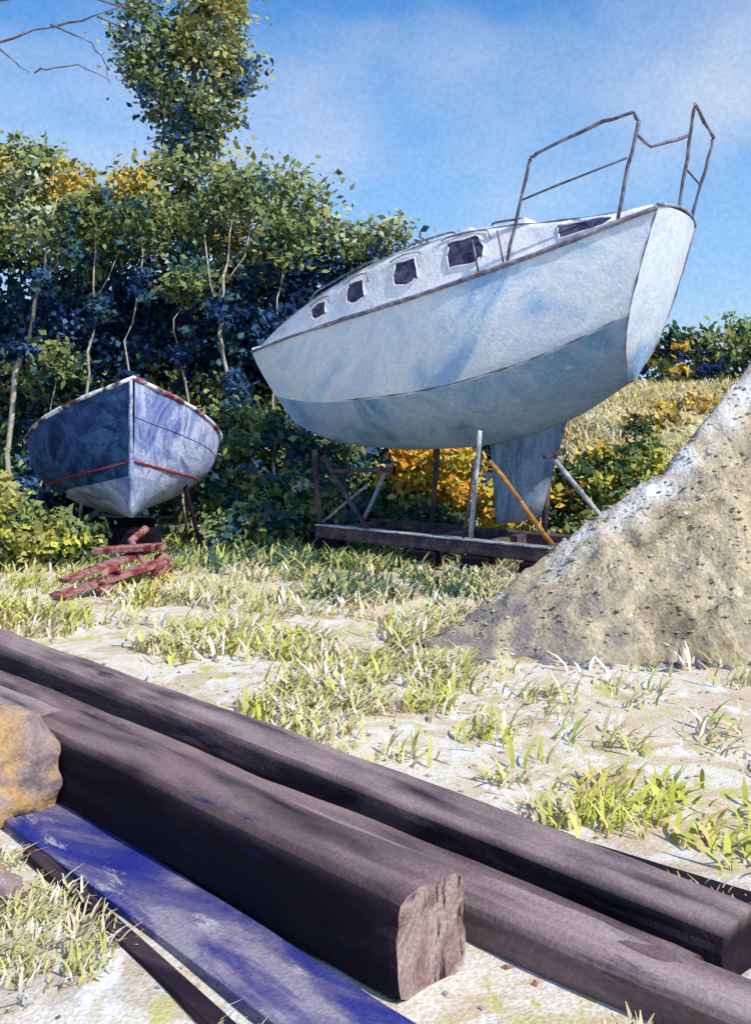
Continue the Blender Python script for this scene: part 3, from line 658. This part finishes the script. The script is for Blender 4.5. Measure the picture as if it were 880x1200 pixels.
# ---------------------------------------------------------------- grass
GR=[(.54,.53,.17),(.50,.48,.18),(.64,.58,.30),(.66,.52,.33),(.70,.63,.46),(.44,.44,.14),(.78,.74,.64),(.60,.48,.31)]
GY=[(.54,.54,.10),(.60,.58,.14),(.46,.48,.10),(.62,.49,.22)]
GD=[(.05,.10,.05),(.09,.16,.06),(.05,.10,.09),(.28,.32,.10)]
GB=[(.64,.49,.20),(.56,.41,.15),(.68,.58,.34),(.44,.43,.15),(.72,.66,.48)]
LG=(((-5.0,10.4),(1.32,3.68),.24),((-4.6,9.4),(1.05,3.47),.2),((-3.4,7.65),(1.45,3.05),.2),((-1.82,5.75),(.2,3.62),.26),((-1.95,5.45),(.1,3.1),.22))
def segd(x,y,a,b):
    ax,ay=a;bx,by=b; t=((x-ax)*(bx-ax)+(y-ay)*(by-ay))/((bx-ax)**2+(by-ay)**2); t=max(0,min(1,t))
    return math.hypot(x-ax-t*(bx-ax),y-ay-t*(by-ay))
def blocked(x,y):
    for a,b,d in LG:
        if segd(x,y,a,b)<d: return True
    if y>8.6 and x>.4 and y<15 and (x-.4)>(y-9.3)*1.5-.2: return True
    return False
gv=[];gf=[];gc=[]
def blade(x,y,z,h,w,lean,az,c):
    b=len(gv); dx,dy=math.cos(az),math.sin(az); nx_,ny_=-dy,dx
    for k,(f,ww) in enumerate(((0,.6),(.35,1),(.7,.95),(1,.25))):
        cx=x+dx*lean*h*f*f; cy=y+dy*lean*h*f*f; cz=z+h*f*(1-.25*lean*f)
        gv.append((cx-nx_*w*ww/2,cy-ny_*w*ww/2,cz)); gv.append((cx+nx_*w*ww/2,cy+ny_*w*ww/2,cz)); gc.append((*c,1)); gc.append((*c,1))
    for k in range(3): a=b+2*k; gf.append((a,a+1,a+3,a+2))
def tuft(x,y,n,h,w,pal,spread,lean=(.4,1.3)):
    c0=R.choice(pal); az0=R.gauss(.1,.6)
    for _ in range(n):
        xx=x+R.gauss(0,spread); yy=y+R.gauss(0,spread); 
        if blocked(xx,yy): continue
        c=c0 if R.random()<.75 else R.choice(pal); k=R.uniform(.85,1.15)
        blade(xx,yy,H(xx,yy)-.01,h*R.uniform(.4,1.4),w*R.uniform(.5,1.3),R.uniform(*lean),az0+R.gauss(0,.5)+(math.pi/2 if R.random()<.35 else 0),tuple(min(.9,v*k) for v in c))
for _ in range(7500):
    y=3.1+11.8*R.random()**1.0; x=R.uniform(-.42,.42)*y*1.05
    if blocked(x,y): continue
    nn=mn.noise(V(x*1.1,y*.8,11))+.5*mn.noise(V(x*3,y*3,1))
    pal=GR
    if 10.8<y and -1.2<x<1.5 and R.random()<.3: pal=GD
    elif x<-2.5 and y>9: pal=GY if R.random()<.4 else GR
    elif -2.5<x<1.2 and 6<y<10: pal=GY if R.random()<.25 else GR
    if x>.8 and y<8.9 and y>5.6: 
        if R.random()<.93: continue
    elif nn<(.06 if y>6.5 else .16): continue
    if y<6 and x>.9 : pal=GY
    sc=.5+.5*min(1,y/9)
    if y<5: sc*=.6
    tuft(x,y,8,.18*sc,.026*sc,pal,.09*sc)
for _ in range(1800):
    y=R.uniform(15.5,27); x=R.uniform(2.6,11)
    tuft(x,y,8,.24,.03,GB,.2)
for _ in range(800):
    y=R.uniform(14,18); x=R.uniform(-6,2.6)
    tuft(x,y,7,.26,.035,GD+[GR[0],GR[5]],.12)
for _ in range(50):
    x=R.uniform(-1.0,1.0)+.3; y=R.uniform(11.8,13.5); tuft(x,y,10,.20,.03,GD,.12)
for _ in range(8):
    x=R.uniform(-3.7,-2.7); y=R.uniform(11.6,12.4); tuft(x,y,8,.16,.025,GR,.1)
for (x,y) in [(1.42,5.3),(1.6,4.9),(1.2,5.7),(1.75,4.6),(1.05,3.35),(1.85,5.2),(1.6,5.5),(1.9,4.8)]:
    for _ in range(5): tuft(x+R.uniform(-.12,.12),y+R.uniform(-.12,.12),6,.13,.028,GY,.06,(.5,1.6))
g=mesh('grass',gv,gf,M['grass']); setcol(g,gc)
print('leaf/grass ok',len(gv))
